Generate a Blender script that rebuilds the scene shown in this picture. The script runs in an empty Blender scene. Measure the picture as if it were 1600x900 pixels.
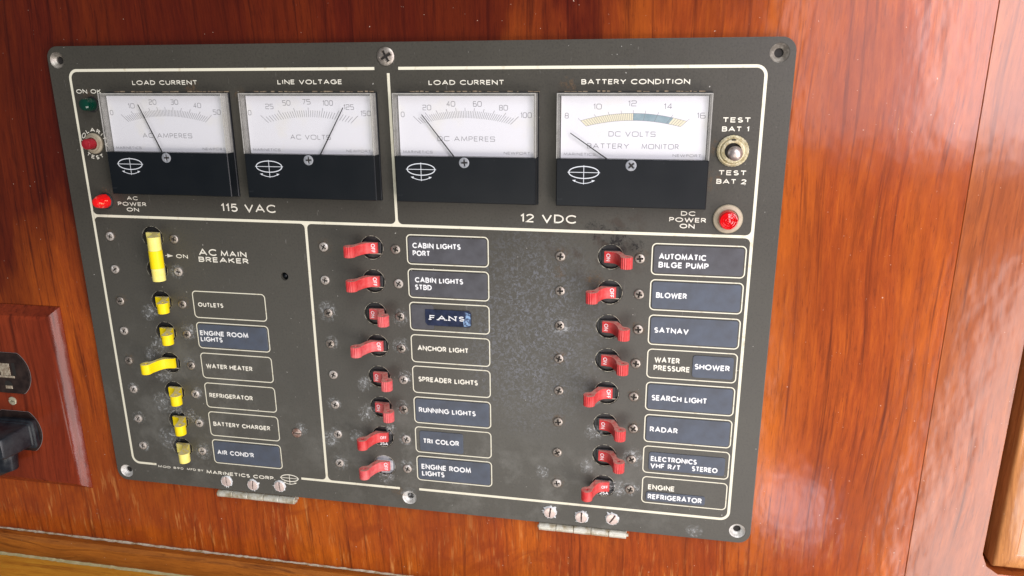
import bpy, math, random
from mathutils import Matrix, Vector
random.seed(7)
S = 0.001                                   # all lengths below are millimetres on the panel: x right, y up, z out of the wall
scene = bpy.context.scene
col = scene.collection

# ------------------------------------------------------------------ camera
def W3(x, y, z): return Vector((x*S, -z*S, y*S))
cam_d = bpy.data.cameras.new('camera'); cam = bpy.data.objects.new('camera', cam_d); col.objects.link(cam)
right, down, fwd = (0.98270774,-0.00561738,-0.18507822), (0.04625636,-0.96040059,0.27475637), (-0.17929264,-0.27856625,-0.94353325)
def V3(v): return Vector((v[0], -v[2], v[1]))
r_, u_, b_ = V3(right), -V3(down), -V3(fwd)
m = Matrix((r_, u_, b_)).transposed().to_4x4(); m.translation = W3(328.9, -14.4, 373.15)
cam.matrix_world = m
cam_d.sensor_width = 36; cam_d.lens = 1167.96/1600*36; cam_d.clip_start = 0.01; cam_d.clip_end = 20
scene.camera = cam

# ------------------------------------------------------------------ light: dim cabin, windows to the right of the photographer
world = bpy.data.worlds.new('World'); scene.world = world; world.use_nodes = True
bg = world.node_tree.nodes['Background']; bg.inputs[0].default_value = (0.86, 0.90, 1.0, 1); bg.inputs[1].default_value = 0.11
def area(name, loc, target, sx, sy, power, color):
    d = bpy.data.lights.new(name, 'AREA'); d.shape = 'RECTANGLE'; d.size = sx*S; d.size_y = sy*S; d.energy = power; d.color = color
    o = bpy.data.objects.new(name, d); col.objects.link(o); o.location = W3(*loc)
    o.rotation_euler = (W3(*target)-W3(*loc)).to_track_quat('-Z', 'Y').to_euler(); return o
area('window_light', (800, 110, 600), (520, 40, 0), 300, 450, 4.4, (1.0, 0.90, 0.97))
area('sheen_fill_light', (566, 110, 600), (440, 30, 0), 160, 430, 0.75, (0.98, 0.88, 0.98))  # dim light added to stretch the window sheen leftwards
area('window_light_low', (970, -560, 600), (330, -230, 0), 500, 560, 7.5, (1.0, 0.92, 0.90))
area('low_fill_light', (180, -640, 1150), (200, -190, 0), 700, 420, 4.6, (1.0, 0.95, 0.88))  # unseen fill added to brighten the lower part of the scene
area('hatch_light', (520, 600, 620), (250, -150, 0), 420, 360, 4.5, (0.93, 0.96, 1.0))
area('cabin_lamp', (513, -552, 510), (418, -242, 0), 85, 60, 0.13, (0.92, 0.86, 1.0))
scene.view_settings.view_transform = 'Standard'; scene.view_settings.look = 'None'
scene.view_settings.exposure = 0.0; scene.view_settings.gamma = 1.0
scene.render.resolution_x = 1024; scene.render.resolution_y = 576

# ------------------------------------------------------------------ materials
def new_mat(name):
    mt = bpy.data.materials.new(name); mt.use_nodes = True
    return mt, mt.node_tree.nodes, mt.node_tree.links, mt.node_tree.nodes['Principled BSDF']
def noise(N, L, vec, scale, detail=4, rough=.6, dist=0):
    n = N.new('ShaderNodeTexNoise'); n.inputs['Scale'].default_value = scale; n.inputs['Detail'].default_value = detail
    n.inputs['Roughness'].default_value = rough; n.inputs['Distortion'].default_value = dist
    L.new(vec, n.inputs['Vector']); return n.outputs['Fac']
def ramp(N, L, fac, stops):
    r = N.new('ShaderNodeValToRGB'); L.new(fac, r.inputs[0]); e = r.color_ramp.elements
    while len(e) < len(stops): e.new(.5)
    for i, (p, c) in enumerate(stops):
        e[i].position = p; e[i].color = (c, c, c, 1) if not isinstance(c, tuple) else (*c, 1)
    return r.outputs[0]
def mixc(N, L, fac, a, b, mode='MIX'):
    n = N.new('ShaderNodeMix'); n.data_type = 'RGBA'; n.blend_type = mode
    for sock, v in ((n.inputs[0], fac), (n.inputs[6], a), (n.inputs[7], b)):
        if isinstance(v, (int, float)): sock.default_value = v
        elif isinstance(v, tuple): sock.default_value = (*v, 1)
        else: L.new(v, sock)
    return n.outputs[2]
def math_(N, L, op, a, b=0.0, clamp=False):
    n = N.new('ShaderNodeMath'); n.operation = op; n.use_clamp = clamp
    for i, v in enumerate((a, b)):
        if isinstance(v, (int, float)): n.inputs[i].default_value = v
        else: L.new(v, n.inputs[i])
    return n.outputs[0]
def mapping(N, L, sc=(1, 1, 1), rot=(0, 0, 0), loc=(0, 0, 0)):
    tc = N.new('ShaderNodeTexCoord'); mp = N.new('ShaderNodeMapping')
    mp.inputs['Scale'].default_value = sc; mp.inputs['Rotation'].default_value = rot; mp.inputs['Location'].default_value = loc
    L.new(tc.outputs['Object'], mp.inputs[0]); return mp.outputs[0]
def bump(N, L, B, h, strength, dist=.0003):
    b = N.new('ShaderNodeBump'); b.inputs['Strength'].default_value = strength; b.inputs['Distance'].default_value = dist
    L.new(h, b.inputs['Height']); L.new(b.outputs[0], B.inputs['Normal'])

def simple(name, c, rough=.5, metal=0, c2=None, scale=300, lo=.4, hi=.65, bmp=0, spec=.5, coat=0, emit=None, es=0, alpha=None, trans=0):
    mt, N, L, B = new_mat(name)
    B.inputs['Roughness'].default_value = rough; B.inputs['Metallic'].default_value = metal
    B.inputs['Specular IOR Level'].default_value = spec; B.inputs['Coat Weight'].default_value = coat
    B.inputs['Base Color'].default_value = (*c, 1); B.inputs['Transmission Weight'].default_value = trans
    if emit: B.inputs['Emission Color'].default_value = (*emit, 1); B.inputs['Emission Strength'].default_value = es
    v = mapping(N, L)
    n1 = noise(N, L, v, scale)
    if c2: L.new(mixc(N, L, ramp(N, L, n1, [(lo, 0.), (hi, 1.)]), c, c2), B.inputs['Base Color'])
    L.new(math_(N, L, 'ADD', math_(N, L, 'MULTIPLY', n1, .25), rough-.12), B.inputs['Roughness'])
    if bmp: bump(N, L, B, noise(N, L, v, scale*3), bmp)
    return mt

def wood_mat(name, dark, mid, light, grain='z', rough=.36, seed=0., speck=True, figure_and_falloff=False):
    mt, N, L, B = new_mat(name)
    sx = {'z': (1, 1, .028), 'x': (.028, 1, 1)}[grain]
    wob = mapping(N, L, (7, 7, 3.2), loc=(seed, 0, 0))
    wn = noise(N, L, wob, 1.0, 2)
    base = mapping(N, L, sx, loc=(seed, seed, 0))
    cx = N.new('ShaderNodeCombineXYZ')
    amt = math_(N, L, 'MULTIPLY', wn, .035)
    L.new(amt, cx.inputs[0 if grain == 'z' else 2])
    ad = N.new('ShaderNodeVectorMath'); ad.operation = 'ADD'; L.new(base, ad.inputs[0]); L.new(cx.outputs[0], ad.inputs[1]); v = ad.outputs[0]
    g1 = noise(N, L, v, 70, 5, .6); g2 = noise(N, L, v, 260, 5, .65); g3 = noise(N, L, v, 16, 3, .5)
    vf = N.new('ShaderNodeVectorMath'); vf.operation = 'MULTIPLY'; L.new(v, vf.inputs[0]); vf.inputs[1].default_value = (1, 1, 3.2) if grain == 'z' else (3.2, 1, 1)
    g4 = noise(N, L, vf.outputs[0], 1000, 3, .7)
    g5 = noise(N, L, v, 34, 4, .55); fz = noise(N, L, vf.outputs[0], 420, 5, .8)
    c = mixc(N, L, ramp(N, L, g5, [(.36, 0.), (.64, 1.)]), mid, light)
    c = mixc(N, L, ramp(N, L, g3, [(.38, .0), (.62, .75)]), c, mid)
    c = mixc(N, L, ramp(N, L, fz, [(.30, .55), (.50, .0)]), c, dark)
    c = mixc(N, L, ramp(N, L, fz, [(.52, .0), (.75, .45)]), c, tuple(min(1, q_*1.45) for q_ in light))
    c = mixc(N, L, ramp(N, L, g2, [(.34, .8), (.46, 0.)]), c, dark)
    c = mixc(N, L, ramp(N, L, g1, [(.28, .45), (.40, 0.)]), c, dark)
    c = mixc(N, L, ramp(N, L, g4, [(.30, .6), (.42, 0.)]), c, dark)
    blot = noise(N, L, mapping(N, L, (1, 1, .6), loc=(seed*3, 1, 0)), 16, 4)
    c = mixc(N, L, ramp(N, L, blot, [(.40, .45), (.62, 0.)]), c, mixc(N, L, .5, dark, mid))
    streak = noise(N, L, mapping(N, L, tuple(a*1.0 if a == 1 else a*2.5 for a in sx), loc=(2, 3, 1)), 300, 3, .6)
    patch = noise(N, L, mapping(N, L), 13, 2)
    sfac = math_(N, L, 'MULTIPLY', ramp(N, L, streak, [(.62, 0.), (.76, .30)]), ramp(N, L, patch, [(.50, 0.), (.66, 1.)]))
    c = mixc(N, L, sfac, c, (min(light[0]*1.7, .8), light[1]*2.2, light[2]*3.2))
    if figure_and_falloff:
        tc3 = N.new('ShaderNodeTexCoord'); sp3 = N.new('ShaderNodeSeparateXYZ'); L.new(tc3.outputs['Object'], sp3.inputs[0])
        low = ramp(N, L, math_(N, L, 'MULTIPLY', sp3.outputs[2], -3.), [(.74, 0.), (.86, 1.)])
        sk = noise(N, L, mapping(N, L, (1, 1, .11), loc=(.3, 3, 1)), 420, 3, .6)
        c = mixc(N, L, math_(N, L, 'MULTIPLY', low, math_(N, L, 'MULTIPLY', ramp(N, L, sk, [(.56, 0.), (.70, .65)]), ramp(N, L, noise(N, L, mapping(N, L), 30, 3), [(.42, 0.), (.6, 1.)]))), c, (.62, .28, .08))
        c = mixc(N, L, math_(N, L, 'MULTIPLY', low, ramp(N, L, noise(N, L, mapping(N, L, loc=(1, 0, 0)), 38, 4, .6, 1.), [(.50, 0.), (.64, .6)])), c, mixc(N, L, .6, dark, mid))
    if figure_and_falloff:                                            # light falloff painted into the colour: darker towards the upper left
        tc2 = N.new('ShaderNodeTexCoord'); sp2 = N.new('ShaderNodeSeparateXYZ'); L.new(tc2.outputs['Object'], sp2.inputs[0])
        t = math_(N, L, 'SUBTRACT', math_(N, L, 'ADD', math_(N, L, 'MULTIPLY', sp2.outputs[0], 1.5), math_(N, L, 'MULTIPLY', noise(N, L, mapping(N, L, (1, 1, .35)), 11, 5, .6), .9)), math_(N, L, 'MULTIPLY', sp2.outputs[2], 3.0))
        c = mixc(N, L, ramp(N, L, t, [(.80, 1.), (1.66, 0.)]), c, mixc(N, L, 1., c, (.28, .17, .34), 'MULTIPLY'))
    if speck:
        sp = noise(N, L, mapping(N, L), 620, 2, .5)
        c = mixc(N, L, ramp(N, L, sp, [(.765, 0.), (.785, .7)]), c, (.62, .48, .36))
    L.new(c, B.inputs['Base Color'])
    L.new(math_(N, L, 'ADD', math_(N, L, 'MULTIPLY', blot, .22), rough-.1), B.inputs['Roughness'])
    B.inputs['Specular IOR Level'].default_value = .04; B.inputs['Coat Weight'].default_value = .9; B.inputs['Coat Roughness'].default_value = .15
    wv = noise(N, L, mapping(N, L, (1, 1, .5), loc=(seed, 2, 5)), 26, 4, .55); cb = N.new('ShaderNodeBump'); cb.inputs['Strength'].default_value = .45; cb.inputs['Distance'].default_value = .0016
    L.new(wv, cb.inputs['Height']); L.new(cb.outputs[0], B.inputs['Coat Normal'])
    h = math_(N, L, 'ADD', math_(N, L, 'MULTIPLY', g2, .6), math_(N, L, 'MULTIPLY', noise(N, L, mapping(N, L), 90, 3), .9))
    bump(N, L, B, h, .22, .0004)
    return mt

WOOD = wood_mat('varnished_teak', (.075, .012, .004), (.30, .050, .008), (.47, .112, .008), figure_and_falloff=True)
WOOD_R = wood_mat('varnished_teak_frame', (.10, .022, .008), (.30, .070, .016), (.40, .115, .024), seed=4.3)
WOOD_O = wood_mat('outlet_plate_teak', (.06, .010, .005), (.18, .026, .010), (.26, .042, .013), seed=9.1, speck=False)
WOOD_H = wood_mat('rail_teak', (.10, .028, .008), (.34, .10, .016), (.56, .21, .03), grain='x', seed=2.2)
WOOD_Y = wood_mat('counter_pale_wood', (.36, .13, .02), (.76, .33, .03), (.92, .52, .07), grain='x', seed=6.2)

WOOD_O.node_tree.nodes['Principled BSDF'].inputs['Coat Weight'].default_value = .45
def plate_mat():
    mt, N, L, B = new_mat('anodised_panel')
    tc = N.new('ShaderNodeTexCoord'); sep = N.new('ShaderNodeSeparateXYZ'); L.new(tc.outputs['Object'], sep.inputs[0])
    v = mapping(N, L)
    def blob(cx, cz, rx, rz):
        dx = math_(N, L, 'DIVIDE', math_(N, L, 'SUBTRACT', sep.outputs[0], cx*S), rx*S)
        dz = math_(N, L, 'DIVIDE', math_(N, L, 'SUBTRACT', sep.outputs[2], cz*S), rz*S)
        d = math_(N, L, 'ADD', math_(N, L, 'POWER', math_(N, L, 'ABSOLUTE', dx), 2.), math_(N, L, 'POWER', math_(N, L, 'ABSOLUTE', dz), 2.))
        return math_(N, L, 'SUBTRACT', 1., d, True)
    big = noise(N, L, v, 14, 4); fine = noise(N, L, v, 900, 3); med = noise(N, L, v, 120, 5, .7)
    c = mixc(N, L, big, (.037, .035, .028), (.066, .062, .048))
    c = mixc(N, L, ramp(N, L, fine, [(.35, .35), (.5, 0.)]), c, (.022, .021, .019))
    # scuffed bluish bare patches between the two breaker banks
    wear = math_(N, L, 'MULTIPLY', blob(268, -150, 44, 66), ramp(N, L, noise(N, L, v, 560, 4, .65, 1.2), [(.49, 0.), (.57, 1.)]))
    wear = math_(N, L, 'MULTIPLY', wear, ramp(N, L, med, [(.35, .2), (.6, 1.)]))
    c = mixc(N, L, math_(N, L, 'MULTIPLY', wear, .65), c, (.17, .185, .215))
    # dried salt in the lower half, plus a painted lift for light falloff
    salt = math_(N, L, 'MULTIPLY', math_(N, L, 'ADD', blob(60, -215, 75, 70), math_(N, L, 'ADD', blob(185, -235, 80, 45), blob(285, -245, 90, 40))), ramp(N, L, noise(N, L, v, 42, 6, .72), [(.48, 0.), (.68, .8)]))
    c = mixc(N, L, math_(N, L, 'ADD', math_(N, L, 'MULTIPLY', salt, .40), math_(N, L, 'MULTIPLY', math_(N, L, 'ADD', blob(90, -220, 200, 150), blob(330, -230, 150, 150), True), .16)), c, (.23, .23, .205))
    # scattered scratches and rust freckles
    scr = noise(N, L, mapping(N, L, (1, 1, .16), (0, math.radians(62), 0)), 520, 3, .7)
    c = mixc(N, L, ramp(N, L, scr, [(.66, 0.), (.72, .35)]), c, (.22, .21, .19))
    spk = noise(N, L, v, 480, 2, .5)
    c = mixc(N, L, ramp(N, L, spk, [(.74, 0.), (.76, .75)]), c, (.5, .49, .44))
    rust = math_(N, L, 'MULTIPLY', blob(303, -98, 32, 26), ramp(N, L, noise(N, L, v, 110, 5), [(.52, 0.), (.62, .8)]))
    c = mixc(N, L, rust, c, (.035, .022, .014))
    L.new(c, B.inputs['Base Color'])
    L.new(math_(N, L, 'ADD', math_(N, L, 'MULTIPLY', med, .25), .32), B.inputs['Roughness'])
    B.inputs['Specular IOR Level'].default_value = .40
    bump(N, L, B, math_(N, L, 'ADD', fine, med), .22, .0002)
    return mt
PLATE = plate_mat()
CREAM = simple('cream_paint', (.72, .70, .55), .55, c2=(.50, .44, .30), scale=160, lo=.58, hi=.72)
LETTER = simple('cream_lettering', (.78, .76, .64), .55, c2=(.55, .52, .42), scale=500, lo=.55, hi=.7)
WHITE = simple('white_lettering', (.80, .82, .80), .5)
TAPE = simple('blue_grey_tape', (.074, .092, .125), .5, c2=(.062, .072, .090), scale=90, lo=.35, hi=.65, bmp=.1)
TAPE2 = simple('grey_label_insert', (.070, .072, .082), .45, c2=(.050, .050, .056), scale=90, bmp=.1)
NAVY = simple('navy_tape', (.006, .012, .034), .5, spec=.25, c2=(.02, .03, .07), scale=200)
LBLUE = simple('light_blue_peeling', (.22, .36, .55), .5, c2=(.04, .07, .14), scale=700, lo=.45, hi=.55)
BLACKP = simple('meter_black', (.003, .005, .007), .28, c2=(.007, .009, .011), scale=60, spec=.3, bmp=.03)
BLACKB = simple('breaker_black', (.014, .014, .015), .45, c2=(.06, .055, .045), scale=260, lo=.55, hi=.75)
GREYB = simple('breaker_face_grey', (.34, .36, .38), .5, c2=(.5, .5, .5), scale=300)
def scuffed_black():
    mt, N, L, B = new_mat('meter_black_scuffed'); v = mapping(N, L)
    c = mixc(N, L, noise(N, L, v, 60), (.003, .005, .007), (.007, .009, .011))
    sc = noise(N, L, mapping(N, L, (.25, 1, 1), (0, .5, 0)), 900, 3, .7); area_ = ramp(N, L, noise(N, L, v, 38, 3), [(.60, 0.), (.70, 1.)])
    c = mixc(N, L, math_(N, L, 'MULTIPLY', ramp(N, L, sc, [(.60, 0.), (.70, .6)]), area_), c, (.16, .17, .18))
    c = mixc(N, L, ramp(N, L, noise(N, L, v, 500, 2), [(.76, 0.), (.78, .5)]), c, (.2, .21, .21))
    L.new(c, B.inputs['Base Color']); L.new(math_(N, L, 'ADD', math_(N, L, 'MULTIPLY', noise(N, L, v, 30, 2), .12), .30), B.inputs['Roughness'])
    B.inputs['Specular IOR Level'].default_value = .35; bump(N, L, B, noise(N, L, v, 300), .05); return mt
BLACKM = scuffed_black()
DIAL = simple('dial_white', (.69, .70, .72), .5, c2=(.70, .69, .62), scale=45, lo=.5, hi=.8)
INK = simple('dial_grey_ink', (.16, .16, .17), .6)
NEEDLE = simple('needle_black', (.01, .01, .01), .4)
BANDY = simple('scale_yellow', (.66, .63, .46), .6)
BANDB = simple('scale_blue', (.18, .27, .30), .6, c2=(.25, .34, .37), scale=200)
EMBLEM = simple('emblem_silver', (.62, .66, .68), .4)
def lever_mat(name, c, c2, rough=.42):
    return simple(name, c, rough, c2=c2, scale=170, lo=.42, hi=.72, bmp=.12, spec=.28)
RED = lever_mat('red_plastic', (.55, .034, .036), (.64, .12, .11))
PINK = lever_mat('faded_red_plastic', (.60, .075, .080), (.70, .20, .19))
YEL = lever_mat('yellow_plastic', (.92, .72, .004), (.90, .66, .01))
PALEY = lever_mat('pale_yellow_plastic', (.90, .80, .24), (.88, .74, .12))
DKRED = simple('red_lever_root', (.40, .010, .022), .35)
METAL = simple('screw_metal', (.42, .38, .33), .46, .8, c2=(.14, .11, .08), scale=500, lo=.45, hi=.7, bmp=.2)
DULL = simple('corroded_screw', (.40, .36, .31), .55, .5, c2=(.75, .74, .70), scale=600, lo=.45, hi=.7, bmp=.4)
GRIME_SHADE = simple('grime_and_hole_shade', (.012, .010, .008), .8)  # dirt in screw slots; painted shade where it fills holes and sockets
SINK = simple('countersink_metal', (.70, .70, .66), .45, .35, c2=(.34, .33, .30), scale=350, lo=.45, hi=.7, bmp=.5)
SINKD = simple('countersink_dark', (.20, .18, .15), .4, .5, c2=(.45, .42, .36), scale=350, lo=.45, hi=.7, bmp=.5)
PINKM = simple('copper_tinted_screw', (.72, .60, .54), .4, .35, c2=(.62, .50, .44), scale=500, bmp=.3)
SALT = simple('salt_crust', (.74, .77, .76), .8, c2=(.5, .52, .52), scale=900, bmp=.8)
HINGE = simple('hinge_zinc', (.62, .62, .53), .5, .3, c2=(.34, .29, .18), scale=260, lo=.42, hi=.68, bmp=.6)
BRASS = simple('tarnished_brass', (.42, .36, .20), .42, .5, c2=(.58, .54, .38), scale=400, bmp=.6)
BEIGE = simple('aged_washer', (.40, .35, .25), .5, .25, c2=(.34, .28, .19), scale=300, lo=.5, hi=.7, bmp=.3)
STEEL = simple('toggle_steel', (.74, .68, .64), .42, .8, c2=(.45, .36, .30), scale=300)
JEWEL = simple('red_jewel', (.50, .003, .005), .15, coat=.3, emit=(1, .01, .01), es=.12)
JEWELB = simple('lit_red_jewel', (.60, .004, .006), .16, coat=.3, emit=(1, .012, .01), es=.25)
GLOW = simple('lamp_filament_glow', (1, .25, .15), .3, emit=(1, .10, .05), es=1.6)
GREEN = simple('green_jewel', (.001, .035, .020), .12, coat=.6)
BTN = simple('red_button', (.26, .008, .015), .4, c2=(.36, .02, .03), scale=250)
BLKPLUG = simple('plug_black_rubber', (.010, .013, .018), .38, c2=(.03, .035, .04), scale=120, bmp=.2)
RECEP = simple('receptacle_brown', (.016, .010, .009), .5, spec=.25, c2=(.035, .022, .018), scale=150)
CONTACT = simple('corroded_contact', (.55, .48, .36), .5, .4, c2=(.25, .18, .12), scale=500, bmp=.6)
RIM = simple('receptacle_rim', (.42, .38, .36), .4, .5)
CAULK = simple('old_caulk', (.66, .60, .46), .7, c2=(.40, .30, .16), scale=300, lo=.45, hi=.65, bmp=.9)
CAULKG = simple('grey_green_caulk', (.50, .45, .22), .6, c2=(.62, .55, .30), scale=260, bmp=.8)
RECESS = simple('dark_gap', (.012, .006, .004), .7)

def clear_mat(name, tint, opac):
    mt, N, L, B = new_mat(name)
    out = N['Material Output']; tr = N.new('ShaderNodeBsdfTransparent'); tr.inputs[0].default_value = (*tint, 1)
    gl = N.new('ShaderNodeBsdfGlossy'); gl.inputs['Roughness'].default_value = .12
    lw = N.new('ShaderNodeLayerWeight'); fr = math_(N, L, 'ADD', math_(N, L, 'MULTIPLY', math_(N, L, 'POWER', lw.outputs['Facing'], 5.), .9), .022)
    mx = N.new('ShaderNodeMixShader'); L.new(fr, mx.inputs[0]); L.new(tr.outputs[0], mx.inputs[1]); L.new(gl.outputs[0], mx.inputs[2])
    B.inputs['Base Color'].default_value = (.74, .73, .68, 1); B.inputs['Roughness'].default_value = .25
    m2 = N.new('ShaderNodeMixShader')
    n = noise(N, L, mapping(N, L), 240, 4)
    L.new(math_(N, L, 'MULTIPLY', ramp(N, L, n, [(.3, .55), (.7, 1.)]), opac), m2.inputs[0])
    L.new(mx.outputs[0], m2.inputs[1]); L.new(B.outputs[0], m2.inputs[2]); L.new(m2.outputs[0], out.inputs[0])
    return mt
PANE = clear_mat('clear_cover', (.995, .995, .995), .012)
WALLC = clear_mat('clear_cover_edge', (.86, .86, .84), .42)

def stain_mat(name, c, gain=1.0):
    mt, N, L, B = new_mat(name)
    tc = N.new('ShaderNodeTexCoord'); ln = N.new('ShaderNodeVectorMath'); ln.operation = 'LENGTH'; L.new(tc.outputs['Object'], ln.inputs[0])
    r = math_(N, L, 'DIVIDE', ln.outputs['Value'], 6*S)
    fall = math_(N, L, 'SUBTRACT', 1., r, True)
    oi = N.new('ShaderNodeObjectInfo'); mp = N.new('ShaderNodeVectorMath'); mp.operation = 'ADD'
    cm = N.new('ShaderNodeCombineXYZ'); L.new(oi.outputs['Random'], cm.inputs[0]); L.new(oi.outputs['Random'], cm.inputs[2])
    L.new(tc.outputs['Object'], mp.inputs[0]); L.new(cm.outputs[0], mp.inputs[1])
    n = noise(N, L, mp.outputs[0], 420, 6, .75, .8)
    a = math_(N, L, 'MULTIPLY', math_(N, L, 'MULTIPLY', ramp(N, L, n, [(.50, 0.), (.62, 1.)]), math_(N, L, 'POWER', fall, .6)), gain)
    hz = math_(N, L, 'MULTIPLY', math_(N, L, 'MULTIPLY', math_(N, L, 'POWER', fall, 1.5), ramp(N, L, noise(N, L, mp.outputs[0], 120, 3), [(.35, 0.), (.65, 1.)])), .30*gain)
    L.new(math_(N, L, 'MAXIMUM', a, hz), B.inputs['Alpha'])
    B.inputs['Base Color'].default_value = (*c, 1); B.inputs['Roughness'].default_value = .8
    return mt
STAIN = stain_mat('salt_bloom', (.50, .52, .51))
STAINB = stain_mat('brown_grime_bloom', (.20, .13, .07), .7)
STAINK = stain_mat('dark_bloom', (.012, .010, .010), 1.)  # dark blotchy patches above the top right breaker

# ------------------------------------------------------------------ mesh helpers
class MB:
    def __init__(s): s.v = []; s.f = []; s.m = []
    def add(s, vs, fs, mi=0):
        b = len(s.v); s.v += [tuple(p) for p in vs]; s.f += [tuple(i+b for i in f) for f in fs]; s.m += [mi]*len(fs); return s
    def box(s, x0, x1, y0, y1, z0, z1, mi=0, b=0):
        if b <= 0:
            vs = [(x, y, z) for z in (z0, z1) for y in (y0, y1) for x in (x0, x1)]
            return s.add(vs, [(0, 2, 3, 1), (4, 5, 7, 6), (0, 1, 5, 4), (2, 6, 7, 3), (0, 4, 6, 2), (1, 3, 7, 5)], mi)
        r1 = [(x0, y0), (x1, y0), (x1, y1), (x0, y1)]; r2 = [(x0+b, y0+b), (x1-b, y0+b), (x1-b, y1-b), (x0+b, y1-b)]
        vs = [(x, y, z0) for x, y in r1]+[(x, y, z1-b) for x, y in r1]+[(x, y, z1) for x, y in r2]
        fs = [(3, 2, 1, 0), (8, 9, 10, 11)]
        for k in (0, 4):
            for i in range(4): j = (i+1) % 4; fs.append((k+i, k+j, k+4+j, k+4+i))
        return s.add(vs, fs, mi)
    def lathe(s, prof, n=28, c=(0, 0), mi=0, cap=True, sx=1, ph=0):      # profile (r, z) along the outward axis
        vs = []; fs = []
        for r, z in prof:
            for k in range(n):
                a = 2*math.pi*k/n+ph; vs.append((c[0]+r*math.cos(a)*sx, c[1]+r*math.sin(a), z))
        for i in range(len(prof)-1):
            for k in range(n):
                j = (k+1) % n; fs.append((i*n+k, i*n+j, (i+1)*n+j, (i+1)*n+k))
        if cap: fs.append(tuple((len(prof)-1)*n+k for k in range(n)))
        return s.add(vs, fs, mi)
    def strip(s, pts, w, z, closed=False, mi=0):
        P = [Vector(p) for p in pts]
        if closed and (P[0]-P[-1]).length < 1e-6: P = P[:-1]
        Q = [P[0]]
        for p in P[1:]:
            if (p-Q[-1]).length > 1e-5: Q.append(p)
        P = Q; n = len(P)
        if n < 2: return s
        vs = []
        for i in range(n):
            a = P[i-1] if (i > 0 or closed) else None; b = P[(i+1) % n] if (i < n-1 or closed) else None
            d1 = (P[i]-a).normalized() if a is not None else None; d2 = (b-P[i]).normalized() if b is not None else None
            if d1 is None: d1 = d2
            if d2 is None: d2 = d1
            n1 = Vector((-d1.y, d1.x)); n2 = Vector((-d2.y, d2.x)); mm = n1+n2
            if mm.length < 1e-4: mm = n1.copy()
            mm.normalize(); k = 1/max(.42, mm.dot(n1)); o = mm*(w/2*k)
            vs += [(P[i].x+o.x, P[i].y+o.y, z), (P[i].x-o.x, P[i].y-o.y, z)]
        fs = [(2*i+1, 2*((i+1) % n)+1, 2*((i+1) % n), 2*i) for i in range(n if closed else n-1)]
        return s.add(vs, fs, mi)
    def poly(s, pts, z, mi=0): return s.add([(x, y, z) for x, y in pts], [tuple(range(len(pts)))], mi)
    def prism(s, pts, z0, z1, mi=0):
        n = len(pts); return s.add([(x, y, z0) for x, y in pts]+[(x, y, z1) for x, y in pts],
            [tuple(range(n))[::-1], tuple(range(n, 2*n))]+[(i, (i+1) % n, n+(i+1) % n, n+i) for i in range(n)], mi)
    def mesh(s, name, mats, smooth=False):
        me = bpy.data.meshes.new(name); me.from_pydata([(x*S, -z*S, y*S) for x, y, z in s.v], [], s.f)
        for mt in (mats if isinstance(mats, (list, tuple)) else [mats]): me.materials.append(mt)
        for p, i in zip(me.polygons, s.m): p.material_index = i
        me.update()
        if smooth:
            for p in me.polygons: p.use_smooth = True
            try: me.set_sharp_from_angle(angle=math.radians(38))
            except Exception: pass
        return me
def extrude(outline, holes, z0, z1, bev=0.0, segs=2):                  # filled outline with real holes -> MB
    cu = bpy.data.curves.new('tmp', 'CURVE'); cu.dimensions = '2D'; cu.fill_mode = 'BOTH'
    cu.extrude = (z1-z0)/2-bev; cu.bevel_depth = bev; cu.bevel_resolution = segs-1; cu.offset = -bev
    for pts in [outline]+holes:
        sp = cu.splines.new('POLY'); sp.points.add(len(pts)-1); sp.use_cyclic_u = True
        for i, p in enumerate(pts): sp.points[i].co = (p[0], p[1], 0, 1)
    o = bpy.data.objects.new('tmp', cu); col.objects.link(o)
    dg = bpy.context.evaluated_depsgraph_get(); me = bpy.data.meshes.new_from_object(o.evaluated_get(dg))
    mb = MB(); mb.add([(v.co.x, v.co.y, v.co.z+(z0+z1)/2) for v in me.vertices], [tuple(p.vertices) for p in me.polygons])
    bpy.data.objects.remove(o); bpy.data.curves.remove(cu); bpy.data.meshes.remove(me)
    return mb
ORIG = {}
def link(name, me, parent=None, at=(0, 0, 0), rot=0):
    o = bpy.data.objects.new(name, me); col.objects.link(o); ORIG[o.name] = at
    if parent is not None:
        o.parent = parent; p = ORIG[parent.name]; o.location = W3(at[0]-p[0], at[1]-p[1], at[2]-p[2])
    else: o.location = W3(*at)
    if rot: o.rotation_euler = (0, -rot, 0)
    return o
def part(name, mb, mats, parent, at=(0, 0, 0), smooth=False, rot=0, label=None):
    o = link(name, mb.mesh(name, mats, smooth), parent, at, rot)
    if label: o['label'] = label
    return o
def thing(name, at, label, cat, group=None):
    o = link(name, None, None, at); o.empty_display_size = .01; o['label'] = label; o['category'] = cat
    if group: o['group'] = group
    return o
def circ(cx, cy, r, n=40): return [(cx+r*math.cos(2*math.pi*k/n), cy+r*math.sin(2*math.pi*k/n)) for k in range(n)]
def rrect(x0, x1, y0, y1, r, n=7):
    out = []
    for cx, cy, a0 in ((x1-r, y1-r, 0), (x0+r, y1-r, 90), (x0+r, y0+r, 180), (x1-r, y0+r, 270)):
        for k in range(n+1): a = math.radians(a0+90*k/n); out.append((cx+r*math.cos(a), cy+r*math.sin(a)))
    return out
def arc(cx, cy, rx, ry, a0, a1, p=2.0, n=None):
    n = n or max(4, int(abs(a1-a0)/13)); out = []
    for k in range(n+1):
        a = math.radians(a0+(a1-a0)*k/n); c, s_ = math.cos(a), math.sin(a)
        out.append((cx+rx*math.copysign(abs(c)**(2/p), c), cy+ry*math.copysign(abs(s_)**(2/p), s_)))
    return out

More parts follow.
